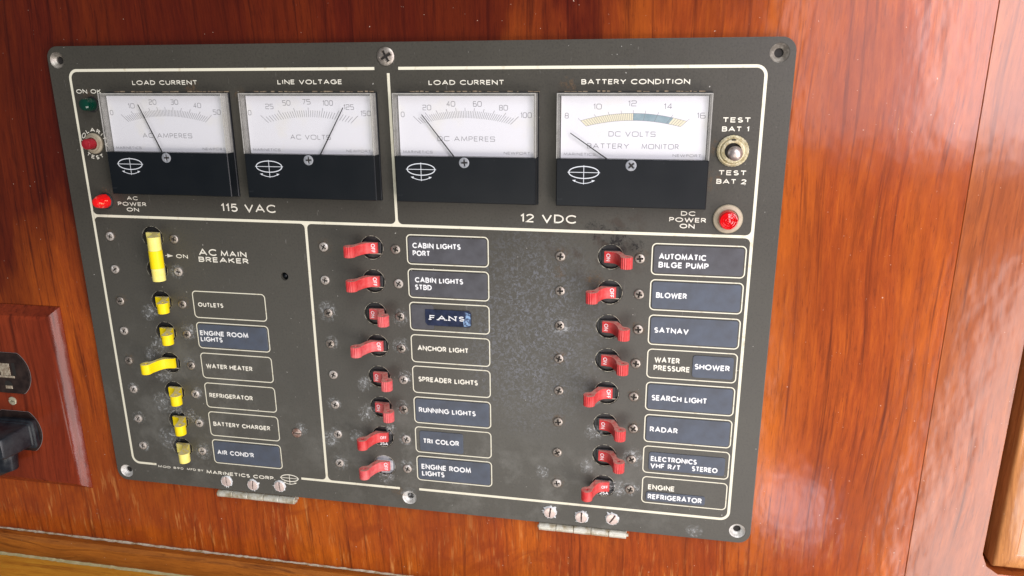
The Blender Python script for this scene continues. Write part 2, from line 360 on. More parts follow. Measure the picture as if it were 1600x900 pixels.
# ------------------------------------------------------------------ stroke lettering (flat print)
def glyph(ch, p):
    A = lambda *a: arc(*a, p=p)
    g = {
     'A': (.86, [[(0, 0), (.43, 1), (.86, 0)], [(.15, .33), (.71, .33)]]),
     'B': (.62, [[(0, .53), (0, 1), (.34, 1)]+A(.34, .765, .24, .235, 90, -90)+[(0, .53)], [(0, .53), (.36, .53)]+A(.36, .265, .26, .265, 90, -90)+[(0, 0), (0, .53)]]),
     'C': (.84, [A(.48, .5, .48, .5, 42, 318)]),
     'D': (.76, [[(0, 0), (0, 1), (.26, 1)]+A(.26, .5, .5, .5, 90, -90)+[(0, 0), (0, .02)]]),
     'E': (.55, [[(.55, 1), (0, 1), (0, 0), (.55, 0)], [(0, .52), (.5, .52)]]),
     'F': (.52, [[(.52, 1), (0, 1), (0, 0)], [(0, .5), (.47, .5)]]),
     'G': (.92, [A(.48, .5, .48, .5, 42, 350)+[(.96, .47), (.55, .47)]]),
     'H': (.72, [[(0, 0), (0, 1)], [(.72, 0), (.72, 1)], [(0, .52), (.72, .52)]]),
     'I': (.10, [[(.05, 0), (.05, 1)]]),
     'J': (.4, [[(.4, 1), (.4, .25)]+A(.2, .22, .2, .22, 0, -160)]),
     'K': (.68, [[(0, 0), (0, 1)], [(.64, 1), (.05, .45)], [(.22, .6), (.68, 0)]]),
     'L': (.48, [[(0, 1), (0, 0), (.48, 0)]]),
     'M': (.96, [[(0, 0), (.1, 1), (.48, .1), (.86, 1), (.96, 0)]]),
     'N': (.76, [[(0, 0), (0, 1), (.76, 0), (.76, 1)]]),
     'O': (1.0, [A(.5, .5, .5, .5, 0, 360)]),
     'P': (.56, [[(0, 0), (0, 1), (.3, 1)]+A(.3, .73, .26, .27, 90, -90)+[(0, .46)]]),
     'R': (.62, [[(0, 0), (0, 1), (.3, 1)]+A(.3, .74, .26, .26, 90, -90)+[(0, .48)], [(.27, .48), (.62, 0)]]),
     'S': (.54, [A(.27, .755, .25, .245, 35, 250)[:-1]+[(.27, .505)]+A(.27, .25, .27, .25, 75, -145)]),
     'T': (.64, [[(0, 1), (.64, 1)], [(.32, 1), (.32, 0)]]),
     'U': (.7, [[(0, 1), (0, .35)]+A(.35, .35, .35, .35, 180, 360)+[(.7, 1)]]),
     'V': (.8, [[(0, 1), (.4, 0), (.8, 1)]]),
     'W': (1.2, [[(0, 1), (.3, 0), (.6, .95), (.9, 0), (1.2, 1)]]),
     'Y': (.74, [[(0, 1), (.37, .48), (.74, 1)], [(.37, .48), (.37, 0)]]),
     '/': (.45, [[(0, -.05), (.45, 1.05)]]), "'": (.0, [[(0, .72), (0, 1)]]), '.': (.0, [[(0, 0), (0, .14)]]),
     '0': (.66, [A(.33, .5, .33, .5, 0, 360)]), '1': (.2, [[(0, .78), (.2, 1), (.2, 0)]]),
     '2': (.6, [A(.3, .72, .3, .28, 165, -20)+[(0, 0), (.62, 0)]]),
     '3': (.58, [A(.28, .76, .26, .24, 150, -90), A(.28, .26, .3, .26, 90, -150)]),
     '4': (.66, [[(.48, 0), (.48, 1), (0, .3), (.66, .3)]]),
     '5': (.58, [[(.54, 1), (.08, 1), (.04, .55)]+A(.28, .32, .3, .32, 120, -150)]),
     '6': (.6, [[(.5, 1), (.06, .5)]+A(.3, .3, .3, .3, 150, -210)]),
     '7': (.58, [[(0, 1), (.58, 1), (.18, 0)]]),
     '8': (.6, [A(.3, .75, .25, .25, 0, 360), A(.3, .26, .3, .26, 0, 360)]),
     '9': (.6, [A(.3, .7, .3, .3, 0, 360), [(.58, .62), (.2, 0)]]),
    }
    if p > 2.5:                                            # squarish technical lettering of the dials
        g['2'] = (.7, [[(0, .82)]+A(.5, .8, .2, .2, 90, 0, )[:0]+[(.02, 1), (.62, 1), (.7, .92), (.7, .6), (.62, .52), (.08, .52), (0, .44), (0, 0), (.72, 0)]])
        g['5'] = (.68, [[(.66, 1), (0, 1), (0, .56), (.6, .56), (.68, .48), (.68, .08), (.6, 0), (0, 0)]])
        g['S'] = (.7, [[(.7, .85), (.68, 1), (.06, 1), (0, .94), (0, .58), (.06, .52), (.64, .52), (.7, .46), (.7, .06), (.64, 0), (.02, 0), (0, .15)]])
        g['3'] = (.68, [[(0, 1), (.6, 1), (.66, .94), (.66, .58), (.6, .52), (.2, .52)], [(.6, .52), (.68, .44), (.68, .08), (.6, 0), (0, 0)]])
        g['0'] = (.85, [A(.425, .5, .425, .5, 0, 360)]); g['8'] = (.72, [A(.36, .75, .32, .25, 0, 360), A(.36, .25, .36, .25, 0, 360)])
        g['6'] = (.7, [[(.6, 1), (.1, 1), (0, .9), (0, .1), (.1, 0), (.6, 0), (.7, .1), (.7, .46), (.6, .54), (0, .54)]])
    return g[ch]
def layout(s, p=2.0, gap=.24, space=.55):
    x = 0; out = []
    for ch in s:
        if ch == ' ': x += space; continue
        w, pl = glyph(ch, p); out.append((ch, x, w, pl)); x += w+gap
    return out, x-gap
def text(mb, s, x0, x1, yb, cap, wt, z=.03, p=2.0, gap=.32, serif=False, tf=None, mi=0, slope=0.0, space=.55):
    """letters fitted between x0 and x1 on baseline yb"""
    lay, tot = layout(s, p, gap, space); k = (x1-x0-wt)/max(tot, .01); h = cap-wt; q = 0
    for ch, gx, w, pls in lay:
        strokes = [list(pl) for pl in pls]
        if serif:
            ex = []
            for pl in strokes:
                for e, nb in ((pl[0], pl[1]), (pl[-1], pl[-2])):
                    if (abs(e[1]) < .01 or abs(e[1]-1) < .01) and abs(e[0]-nb[0]) < .6 and abs(e[1]-nb[1]) > .1: ex.append([(e[0]-.16, e[1]), (e[0]+.16, e[1])])
            strokes += ex
        for pl in strokes:
            pts = [(x0+wt/2+(gx+a)*k, yb+wt/2+b*h+slope*(gx+a)*k) for a, b in pl]
            if tf: pts = [tf(*t) for t in pts]
            mb.strip(pts, wt, z+.006*(q % 3), mi=mi); q += 1
    return mb
def letters(s, x0, x1, yb, cap, wt, parent, mat=None, z=.03, name='lettering', **kw):
    lines = s if isinstance(s, list) else [(s, x0, x1, yb)]
    cx, cy = lines[0][1], lines[0][3]; mb = MB()
    for t, a, b, y in lines: text(mb, t, a-cx, b-cx, y-cy, cap, wt, 0, **kw)
    return part(name, mb, mat or LETTER, parent, (cx, cy, z))

# ================================================================== SETTING
def structure(o): o['kind'] = 'structure'; return o
WZ = -4.0
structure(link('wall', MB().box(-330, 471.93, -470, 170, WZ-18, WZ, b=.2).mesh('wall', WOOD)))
fr = extrude([(472.0, 170), (472.0, -470), (900, -470), (900, -270)]+[(516.5, -270), (510.5, -266.0), (507.6, -259)]+[(507.6, 170)], [], WZ-18, WZ+.2, .2, 3)
o = link('cabinet_frame', fr.mesh('cabinet_frame', WOOD_R, True), None, (0, 0, 0)); structure(o)
structure(link('recess', MB().box(480, 900, -300, 170, WZ-40, WZ-20).mesh('recess', RECESS)))
dr = thing('locker_door', (640, -268, 0), 'raised wooden locker door at the right edge behind a dark gap', 'door')
mb = MB(); x0, x1, y0, y1 = 513.6, 800, -266.2, 170
ring = lambda d, z: [(x0+d, y0+d, z), (x1-d, y0+d, z), (x1-d, y1-d, z), (x0+d, y1-d, z)]
lv = [ring(0, WZ-18), ring(0, WZ-1.6), ring(.5, WZ-.7), ring(1.6, WZ-.1), ring(4, WZ+.5), ring(9, WZ+1.3), ring(9.6, WZ+.9), ring(10.4, WZ+1.0)]
vs = [p for r in lv for p in r]; fs = [(k*4+i, k*4+(i+1) % 4, k*4+4+(i+1) % 4, k*4+4+i) for k in range(len(lv)-1) for i in range(4)]+[tuple(range(len(vs)-4, len(vs)))]
mb.add([(a-0, b-0, c) for a, b, c in vs], fs)
o = part('door_board', mb, wood_mat('locker_door_teak', (.20, .07, .025), (.52, .22, .07), (.72, .36, .14), seed=7.7), dr, smooth=True)
# rail and counter along the bottom
rl = thing('wooden_rail', (100, -328, 0), 'brown varnished rail below the wall board, chipped pale caulk along its upper seam', 'rail')
part('rail_board', MB().add([(-330, -315.4, -22), (471, -315.4, -22), (471, -345, -22), (-330, -345, -22), (-330, -315.4, 1.5), (471, -315.4, 1.5), (471, -345, 4.5), (-330, -345, 4.5), (-330, -317.6, 4.0), (471, -317.6, 4.0)],
     [(0, 4, 5, 1), (4, 8, 9, 5), (8, 7, 6, 9)]), WOOD_H, rl)
mb = MB(); pts = []; x = -330
while x < 471:
    pts.append(x); x += random.uniform(1.5, 5)
n = len(pts); vs = []
for x in pts:
    w = random.uniform(.5, 1.5)*(1.0 if x < 60 else .75); vs += [(x, -314.9+random.uniform(-.2, .4), WZ+.05), (x, -314.9-w*.2, WZ+.7), (x, -315.2, WZ+.6+w)]
part('caulk_line', mb.add(vs, [(3*i+j, 3*i+j+1, 3*i+j+4, 3*i+j+3) for i in range(n-1) for j in (0, 1)]), CAULK, rl)
structure(link('countertop', MB().box(-420, 471, -345, -329.5, 3, 34, b=1.0).mesh('countertop', WOOD_Y)))
mb = MB(); vs = []
for i, x in enumerate(pts):
    w = random.uniform(.6, 1.5); vs += [(x, -328.6+random.uniform(-.2, .3), 4.3), (x, -329.0, 4.6+w*.5), (x, -329.4, 5+w)]
part('lower_caulk_line', mb.add(vs, [(3*i+j, 3*i+j+1, 3*i+j+4, 3*i+j+3) for i in range(n-1) for j in (0, 1)]), CAULKG, rl)

# ================================================================== THE ELECTRICAL PANEL
PX, PY = 390.0, -264.7
panel = thing('electrical_panel', (PX/2, PY, -3.2), 'dark grey marine breaker panel with four meters and rows of red and yellow levers', 'electrical panel')
ROWS = [-105.6-18.8*i for i in range(8)]; ROWL = [-104.6, -123.6, -143.0, -162.1, -181.4, -200.2, -219.6, -238.0]
HX = {'L': 48.9, 'M': 180.9, 'R': 309.3}; HR = 6.75
SINKS = [(5.9, -7.3), (382.7, -7.0), (6.7, -258.4), (383.0, -257.4), (195.3, -257.2)]
holes = [circ(HX[c], y, HR) for c in 'MR' for y in ROWS]+[circ(HX['L'], y, HR) for y in ROWL]+[circ(x, y, 4.3, 28) for x, y in SINKS]+[circ(128.2, -124.1, 2.3, 20)]
pm = extrude(rrect(0, PX, PY, 0, 6.5), holes, -3.2, 0, .22, 2)
part('face_plate', pm, PLATE, panel)
part('plate_backing', MB().box(9, 381, PY+9, -9, -3.9, -3.3), RECESS, panel)

# painted border lines
LW = 1.45; bz = .03
def border(pts): 
    cx, cy = pts[0]; part('border_line', MB().strip([(a-cx, b-cy) for a, b in pts], LW, 0), CREAM, panel, (cx, cy, bz))
BL, BR, BT, BB, BM = 12.4, 377.6, -12.7, -251.4, -92.9; r = 4.5
def q(cx, cy, a0, a1): return arc(cx, cy, r, r, a0, a1, n=7)
border([(188.0, BT)]+[(BL+r, BT)][:0]+q(BL+r, BT-r, 90, 180)+q(BL+r+.4, BB+r, 180, 270)+[(28.9, BB)])
border([(200.6, BT)]+q(BR-r, BT-r, 90, 0)+q(BR-r, BB+r+.6, 0, -90)+[(201.6, BB+.6)])
border([(127.0, BB), (189.7, BB)])
border([(BL+LW/2, BM), (BR-LW/2, BM)])
border([(195.2, -15.0), (195.9, BM+LW/2)])
border([(143.7, BM-LW/2), (143.8, BB+LW/2)])
def fillet(cx, cy, sx, sy, r=2.6):                      # concave fillet at a T junction
    pts = [(0, 0)]+[(sx*(r-r*math.sin(a)), sy*(r-r*math.cos(a))) for a in [math.pi/2*k/5 for k in range(6)]]
    # pts run from (0,?) to (?,0)
    if sx*sy < 0: pts = pts[::-1]
    part('border_fillet', MB().poly(pts, 0), CREAM, panel, (cx, cy, bz))
h = LW/2
for cx, cy, sx, sy in ((BL+h, BM+h, 1, 1), (BL+h, BM-h, 1, -1), (BR-h, BM+h, -1, 1), (BR-h, BM-h, -1, -1), (195.9+h, BM+h, 1, 1), (195.9-h, BM+h, -1, 1),
                       (143.7+h, BM-h, 1, -1), (143.7-h, BM-h, -1, -1), (143.8+h, BB+h, 1, 1), (143.8-h, BB+h, -1, 1)): fillet(cx, cy, sx, sy)

# printed words on the plate
P = panel; k = dict(gap=.26)
letters('LOAD CURRENT', 50.0, 88.6, -20.4, 2.35, .44, P)
letters('ON OK', 14.8, 30.2, -24.9, 2.3, .42, P)
letters('115 VAC', 94.2, 127.0, -88.2, 4.5, .72, P)
letters([('AC', 36.2, 43.2, -83.3), ('POWER', 30.0, 48.0, -86.6), ('ON', 35.1, 42.8, -89.8)], 0, 0, 0, 2.2, .42, P)
letters('LINE VOLTAGE', 134.6, 170.2, -20.3, 2.35, .44, P)
letters('LOAD CURRENT', 216.1, 254.6, -20.8, 2.35, .44, P)
letters('BATTERY CONDITION', 292.6, 343.7, -20.7, 2.4, .46, P)
letters('12 VDC', 262.6, 291.5, -89.0, 4.4, .72, P)
letters([('TEST', 359.7, 372.5, -38.2), ('BAT 1', 359.7, 372.0, -42.4)], 0, 0, 0, 2.35, .45, P)
letters([('TEST', 359.5, 372.5, -63.0), ('BAT 2', 358.8, 372.7, -67.2)], 0, 0, 0, 2.35, .45, P)
letters([('DC', 343.0, 350.0, -83.3), ('POWER', 337.5, 355.3, -86.5), ('ON', 342.7, 349.9, -89.6)], 0, 0, 0, 2.3, .44, P)
letters('AC', 77.1, 88.3, -113.9, 3.9, .66, P); letters('MAIN', 90.7, 106.5, -113.9, 3.1, .60, P); letters('BREAKER', 76.5, 107.4, -117.7, 3.0, .60, P)
letters('ON', 62.4, 69.8, -116.1, 2.3, .42, P)
part('printed_arrow', MB().poly([(0, .15), (1.4, .15), (1.4, 1.1), (5.2, 0), (1.4, -1.1), (1.4, -.15), (0, -.15)], 0), LETTER, panel, (55.4, -114.9, bz))
letters([('MOD', 29.9, 38.6, -253.4), ('890', 40.6, 47.6, -253.4), ('MFD', 50.0, 56.2, -253.4), ('BY', 57.6, 61.4, -253.4)], 0, 0, 0, 1.5, .30, P)
letters('MARINETICS CORP.', 63.4, 109.6, -254.4, 2.4, .52, P)
def curved(s, c, R, a_mid, span, cap, wt, inner=False):
    lay, tot = layout(s, gap=.34); mb = MB(); qn = 0; h = cap-wt
    for ch, gx, w, pls in lay:
        t = (gx+w/2)/tot-.5; kx = 2*math.pi*R*abs(span)/360/tot
        a = math.radians(a_mid-t*span)
        for pl in pls:
            pts = []
            for u, v in pl:
                lx, ly = (u-w/2)*kx, v*h
                if not inner: ux, uy, vx, vy, rr = math.sin(a), -math.cos(a), math.cos(a), math.sin(a), R
                else: ux, uy, vx, vy, rr = -math.sin(a), math.cos(a), -math.cos(a), -math.sin(a), R+h
                pts.append((math.cos(a)*rr+ux*lx+vx*ly, math.sin(a)*rr+uy*lx+vy*ly))
            mb.strip(pts, wt, .006*(qn % 3)); qn += 1
    return part('lettering', mb, LETTER, panel, (c[0], c[1], bz))
curved('POLARITY', (21.0, -51.8), 6.5, 84, 196, 2.1, .42)
curved('TEST', (21.0, -51.8), 6.9, 264, -80, 2.1, .42, inner=True)

def emblem_mb(w, wt):                                    # oval with crossed meridians over a curved double arrow
    mb = MB(); a, b = w/2, w*.20
    mb.strip(arc(0, 0, a, b, 0, 360, n=36)[:-1], wt*1.25, 0, closed=True)
    mb.strip([(-a-.6, 0), (a+.6, 0)], wt*.8, .006); mb.strip([(0, b+.5), (0, -b-a*.40)], wt*.8, .012)
    ar = [(a*.62*t, -b-a*(.33-.16*t*t)) for t in [-1+2*i/12 for i in range(13)]]; mb.strip(ar, wt*.9, .018)
    for sx in (-1, 1):
        e = (sx*a*.60, -b-a*.17); mb.poly([(e[0]+sx*1.2, e[1]+.35), (e[0]-sx*.5, e[1]+.55), (e[0]-sx*.1, e[1]-.55)][::-sx], .024)
    return mb
part('emblem', emblem_mb(11.2, .42), LETTER, panel, (119.2, -252.0, bz))

# ------------------------------------------------------------------ meters
def fan(theta, yc, xc, R, top, pv):                       # where a ray from the pivot meets the flat scale arc
    x = 0
    for _ in range(20):
        y = top-x*x/(2*R); x = (y-pv)*math.tan(theta)
    return (x, top-x*x/(2*R))
CEN = [70.4, 152.4, 235.6, 318.0]
METERS = [
 dict(label='left AC ammeter with its needle near 13', name='AC AMPERES', tx=(-15.6, 14.0), nums=[('0', -32.6, -34.8), ('10', -20.0, -31.2), ('20', -6.9, -29.2), ('30', 6.0, -29.2), ('40', 19.2, -30.9), ('50', 30.2, -34.3)], major=10, minor=5, needle=((-14.5, -30.4), (-4.0, -54.9)), dust=.8),
 dict(label='AC voltmeter with its needle between 100 and 125', name='AC VOLTS', tx=(-11.2, 11.2), nums=[('0', -33.0, -34.5), ('25', -21.5, -31.3), ('50', -11.8, -29.5), ('75', -.7, -28.9), ('100', 11.0, -29.5), ('125', 22.2, -31.5), ('150', 31.2, -34.6)], major=6, minor=6, needle=((19.9, -31.7), (6.1, -54.9)), dust=1),
 dict(label='DC ammeter with its needle just under 20', name='DC AMPERES', tx=(-14.6, 14.9), nums=[('0', -32.4, -35.0), ('20', -19.6, -31.6), ('40', -7.2, -29.8), ('60', 6.3, -29.8), ('80', 19.4, -31.6), ('100', 30.7, -35.1)], major=10, minor=5, needle=((-21.9, -34.9), (-6.0, -55.2)), dust=.5),
 dict(label='battery voltmeter with a yellow and blue scale band', name='DC VOLTS', tx=(-11.4, 10.8), nums=[('8', -31.8, -35.2), ('10', -17.0, -30.9), ('12', -.6, -29.4), ('14', 16.1, -30.7), ('16', 31.5, -34.9)], major=8, minor=5, needle=((-29.7, -43.3), (-12.3, -55.1)), dust=.2),
]
HW = 36.4; T_, SP, B_ = -24.5, -55.4, -78.6; FH = 8.2; DZ = 3.9
WALLM = clear_mat('clear_cover_wall', (.9, .9, .88), .30)
def screw_mb(R, H, kind='phillips', dome=.5, n=44, m=16, depth=.75, ang=0):
    mb = MB(); vs = [(0, 0, H)]; fs = []; mi = []
    ca, sa = math.cos(ang), math.sin(ang)
    def hz(x, y):
        r = math.hypot(x, y)/R; z = H-dome*H*r*r*(1 if r < .9 else 1+(r-.9)*3)
        u, v = x*ca+y*sa, -x*sa+y*ca; w, l = R*.17, R*.66
        ins = (min(abs(u), abs(v)) < w and max(abs(u), abs(v)) < l) if kind == 'phillips' else (abs(u) < R*.12)
        if kind == 'phillips' and math.hypot(x, y) < R*.24: ins = True
        return (z-depth*H*.7, True) if ins else (z, False)
    rings = [R*i/m for i in range(1, m+1)]
    z0, in0 = hz(0, 0); vs[0] = (0, 0, z0); flags = [in0]
    for rr in rings:
        for kk in range(n):
            a = 2*math.pi*kk/n; x, y = rr*math.cos(a), rr*math.sin(a); z, f = hz(x, y)
            vs.append((x, y, max(z, .02) if rr < R*.99 else (z if f and kind == 'slot' else H*(1-dome)*.8))); flags.append(f)
    for kk in range(n): vs.append((R*1.0*math.cos(2*math.pi*kk/n), R*math.sin(2*math.pi*kk/n), -.1))
    flags += [False]*n
    for kk in range(n): fs.append((0, 1+kk, 1+(kk+1) % n))
    for i in range(m):
        for kk in range(n): j = (kk+1) % n; fs.append((1+i*n+kk, 1+(i+1)*n+kk, 1+(i+1)*n+j, 1+i*n+j))
    mb.add(vs, fs); mb.m = [1 if all(flags[v] for v in f) else 0 for f in mb.f]
    return mb
ZS = screw_mb(2.6, .5, 'phillips', .2, n=40, m=14, depth=1.2).mesh('zero_screw', [simple('zero_screw_grey', (.22, .24, .26), .5, .2, c2=(.36, .37, .38), scale=500), GRIME_SHADE], True)
EMB = emblem_mb(14.6, .36).mesh('emblem', EMBLEM)
for cx, M in zip(CEN, METERS):
    mt = MB(); mt.box(-HW, HW, B_-.9, T_+.3, 0.02, 1.6, b=.3)                                    # flange
    mt.box(-HW+.3, HW-.3, B_, SP, 1.6, FH, b=.35)                                               # black lower cover
    meter = part('meter', mt, BLACKM, panel, (cx, 0, 0), label=M['label'])
    part('dial', MB().box(-34.6, 34.6, SP-.2, T_-1.4, 1.6, DZ, b=.15), DIAL, meter, (cx, 0, 0))
    mk = MB(); bandb = MB()
    tm = math.radians(47.5); pv = -60.5; n = M['major']; mnr = M['minor']
    top_o, top_i = (-34.0, -37.3) if M['name'] == 'DC VOLTS' else (-33.2, -36.6)
    R = 88
    def P2(th, top): return fan(th, 0, 0, R, top, pv)
    tot = n*mnr
    if M['name'] == 'DC VOLTS':
        seg = 48
        for i in range(seg):
            a, b = -tm+2*tm*i/seg, -tm+2*tm*(i+1)/seg
            bandb.add([(*P2(a, top_i), 0), (*P2(b, top_i), 0), (*P2(b, top_o), 0), (*P2(a, top_o), 0)], [(0, 1, 2, 3)], 1 if .5 <= (i+.5)/seg < .90 else 0)
        part('scale_band', bandb, [BANDY, BANDB], meter, (cx, 0, DZ+.03))
        for top in (top_i, top_o): mk.strip([P2(-tm+2*tm*i/40, top) for i in range(41)], .14, .02)
        tot = 48
    for i in range(tot+1):
        th = -tm+2*tm*i/tot; big = (i % mnr == 0) if M['name'] != 'DC VOLTS' else (i % 6 == 0)
        if M['name'] == 'DC VOLTS':
            if i/tot <= .5 or i/tot > .90 or big:
                a, b = P2(th, top_i), P2(th, top_o+(1.5 if big else 0)); mk.strip([a, b], .16, .012)
        else:
            a, b = P2(th, top_i), P2(th, top_o+(1.5 if big else 0)); mk.strip([a, b], .21, .006)
    part('scale_marks', mk, INK, meter, (cx, 0, DZ+.03))
    tx = MB()
    for s_, x, y in M['nums']:
        w = {1: 1.9, 2: 4.4, 3: 6.0}[len(s_)]; w -= .5*s_.count('1'); text(tx, s_, x-w/2, x+w/2, y-1.3, 2.6, .24, 0, p=3.6, gap=.3)
    y0 = -48.0 if M['name'] != 'DC VOLTS' else -44.9
    text(tx, M['name'], M['tx'][0], M['tx'][1], y0, 2.4, .24, 0, p=3.6)
    if M['name'] == 'DC VOLTS': text(tx, 'BATTERY', -21.6, -1.5, -50.7, 2.4, .24, 0, p=3.6); text(tx, 'MONITOR', 4.6, 22.0, -50.7, 2.4, .24, 0, p=3.6)
    text(tx, 'MARINETICS', -33.0, -17.5, -54.2, 1.25, .15, 0, p=3.6); text(tx, 'NEWPORT', 19.4, 32.6, -54.2, 1.25, .15, 0, p=3.6)
    part('lettering', tx, INK, meter, (cx, 0, DZ+.03))
    a, b = M['needle']; nd = MB(); d = (Vector(b)-Vector(a)).normalized(); nn = Vector((-d.y, d.x))*.19; nw = nn*1.7
    A_, B2 = Vector(a), Vector(b)+d*1.5
    nd.prism([(A_-nn)[:], (A_+nn)[:], (B2+nw)[:], (B2-nw)[:]][::1], 0, .25)
    part('needle', nd, NEEDLE, meter, (cx, 0, 5.8))
    part('emblem', MB(), EMBLEM, meter) if False else link('emblem', EMB, meter, (cx-22.6, -61.9, FH+.02))
    link('zero_screw', ZS, meter, (cx, -58.2, FH), rot=(.75 if M is METERS[3] else .05))
    part('cover_pane', MB().box(-HW+.3, HW-.3, SP+.02, T_-.02, FH-1.3, FH, b=.3), PANE, meter, (cx, 0, 0))
    wl = MB()
    wl.box(-HW+.35, -HW+1.5, SP+.05, T_-.1, 1.62, FH-1.32); wl.box(HW-1.5, HW-.35, SP+.05, T_-.1, 1.62, FH-1.32); wl.box(-HW+1.6, HW-1.6, T_-1.15, T_-.1, 1.62, FH-1.32)
    part('cover_wall', wl, WALLM, meter, (cx, 0, 0))
    tr = MB()                                           # bright glued edge of the cover
    for xx in (-HW+.25, HW-.6): tr.box(xx, xx+.35, SP, T_, FH-.5, FH+.05)
    tr.box(-HW+.65, HW-.65, T_-.35, T_+.02, FH-.5, FH+.05)
    part('cover_edge', tr, WALLC, meter, (cx, 0, 0))
    gr = MB()                                           # crumbly old sealant along the top flange
    x = -HW+3
    while x < HW-2:
        w = random.uniform(.6, 3.2)
        if random.random() < .72: gr.box(x, x+w, T_+.25, T_+.45+random.uniform(.1, .55), .02, .25+random.uniform(0, .4))
        x += w+random.uniform(.1, 1.2)
    part('sealant_crumbs', gr, simple('crumbling_sealant', (.36, .28, .18), .8, c2=(.14, .10, .06), scale=500), meter, (cx, 0, 0))

# ------------------------------------------------------------------ screws, stains
PH = [screw_mb(2.55, 1.35, 'phillips', .38, ang=a) for a in (.15, .6, 1.1)]
PHM = [b.mesh('screw', [METAL, GRIME_SHADE], True) for b in PH]; PHD = [b.mesh('screw', [DULL, GRIME_SHADE], True) for b in PH]
LOCK = MB().lathe([(3.0, .02), (3.0, .35), (2.3, .45)], 24).mesh('washer', METAL, True)
disc = MB().poly(circ(0, 0, 6.2, 20), 0)
DS, DBm, DK = disc.mesh('salt', STAIN), disc.mesh('brown', STAINB), disc.mesh('dark_disc', STAINK)
def stain(x, y, me=DS, z=.015, sc=1.0):
    o = link('grime_stain', me, panel, (x, y, z), rot=random.uniform(0, 6)); o.scale = (sc, 1, sc*random.uniform(.75, 1.1)); return o
XS = {'L': (21.5, 62.9), 'M': (153.0, 195.0), 'R': (283.2, 324.3)}
zc = 0
for c in 'LMR':
    for i in range(8):
        y = (ROWL if c == 'L' else ROWS)[i]-.5
        for j, x in enumerate(XS[c]):
            xx, yy = x+random.uniform(-.4, .4), y+random.uniform(-.4, .4)
            cor = {'L': .45+.07*i, 'M': .2+.1*i, 'R': .02+.05*i}[c]
            me = random.choice(PHD if random.random() < cor else PHM)
            s = link('screw', me, panel, (xx, yy, 0), rot=random.uniform(0, 3))
            if random.random() < cor+.15:
                zc += 1; stain(xx+random.uniform(-1.2, 1.2), yy+random.uniform(-.6, 1.8), z=.012+.001*(zc % 9), sc=random.uniform(.65, 1.05))
            elif random.random() < .5: zc += 1; stain(xx+.5, yy+.6, DBm, z=.012+.001*(zc % 9), sc=.8)
for x, y, me, sc in ((312, -96, DK, 1.5), (322, -100, DK, .8), (301, -92, DK, 1.0), (283, -115, DBm, .7), (301, -118, DBm, .9), (40, -150, DS, 1.0), (44, -170, DS, 1.2), (36, -176, DS, .8), (43, -190, DS, 1.1),
                     (40, -208, DS, 1.2), (41, -232, DS, 1.3), (48, -212, DS, .9), (57, -215, DS, .9), (172, -186, DS, .9), (172, -204, DS, 1.1), (165, -220, DS, .8), (182, -245, DS, .9), (148, -223, DS, 1.0), (186, -213, DS, .6), (302, -184, DS, .8),
                     (303, -205, DS, .9), (300, -226, DS, .9), (316, -236, DS, .8), (318, -240, DS, .6), (275, -232, DS, .8), (130, -218, DS, .7), (85, -22, DBm, .8), (22, -26, DBm, .7), (113, -26, DBm, .9), (286, -22, DBm, .9), (357, -66, DBm, .9), (356, -50, DBm, .8), (23, -80, DBm, .7),
                     (189, -254, DBm, .9), (195, -254, DS, .9), (360, -260, DS, .8)):
    zc += 1; stain(x, y, me, z=.012+.001*(zc % 9), sc=sc)
big = screw_mb(4.5, 1.5, 'phillips', .55, ang=.5).mesh('screw', [METAL, GRIME_SHADE], True); s = link('screw', big, panel, (194.4, -6.9, 0)); s['label'] = 'large tarnished screw in the middle of the top edge'
s = link('screw', screw_mb(2.9, 1.2, 'slot', .4, ang=1.45).mesh('screw', [simple('rusty_screw', (.28, .16, .12), .5, .6, c2=(.5, .42, .36), scale=500), GRIME_SHADE], True), panel, (127.0, -220.7, 0)); s['label'] = 'rusty slotted screw'
part('plugged_hole', MB().lathe([(2.25, -2.6), (1.6, -2.2), (.9, -.9), (.5, -.7)], 20), BLACKP, panel, (128.2, -124.1, 0), smooth=True)
for i, (x, y) in enumerate(SINKS):
    mm = SINKD if i in (0, 1) else SINK
    mb = MB().lathe([(4.35, -.15), (2.1, -2.2), (2.05, -3.1)], 32, cap=False); mb.lathe([(2.04, -3.1), (0.01, -3.2)], 32, mi=1)
    part('countersunk_hole', mb, [mm, GRIME_SHADE], panel, (x, y, 0), smooth=True)

# ------------------------------------------------------------------ breakers
def lever_profile(ribs=True):
    top = [(-3.4, -1.0), (-3.2, .9), (-1.2, 1.15), (1.2, 1.7), (2.6, 2.9), (3.8, 5.0), (4.7, 7.6), (5.3, 9.6)]
    tip = []; n = 27
    for k_ in range(n+1):
        a = math.radians(165-255*k_/n); rr = 3.15
        if ribs and 40 < 165-255*k_/n < 150: rr += .13 if k_ % 2 else -.13
        tip.append((8.3+rr*math.cos(a), 10.4+rr*math.sin(a)))
    return top+tip+[(7.3, 6.2), (6.4, 3.2), (5.0, .2), (4.2, -2.2), (-3.4, -2.2)]
def lever_mesh(ribs, side, mat, h=5.9, hole=True):
    pr = [(x*side, z) for x, z in lever_profile(ribs)]
    mb = extrude(pr, [circ(8.3*side, 10.4, .85, 14)] if hole else [], -h/2, h/2, .16, 2)
    mb.v = [(x, -w, z) for x, z, w in mb.v]              # stand the profile up: extruded along y
    top = TOPYEL if mat in (YEL, PALEY) else TOPRED         # paler tint on the upward face
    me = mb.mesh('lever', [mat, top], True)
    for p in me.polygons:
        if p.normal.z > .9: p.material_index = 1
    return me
TOPRED = simple('pale_top_red', (.62, .30, .24), .7, c2=(.60, .12, .10), scale=330, lo=.42, hi=.62)
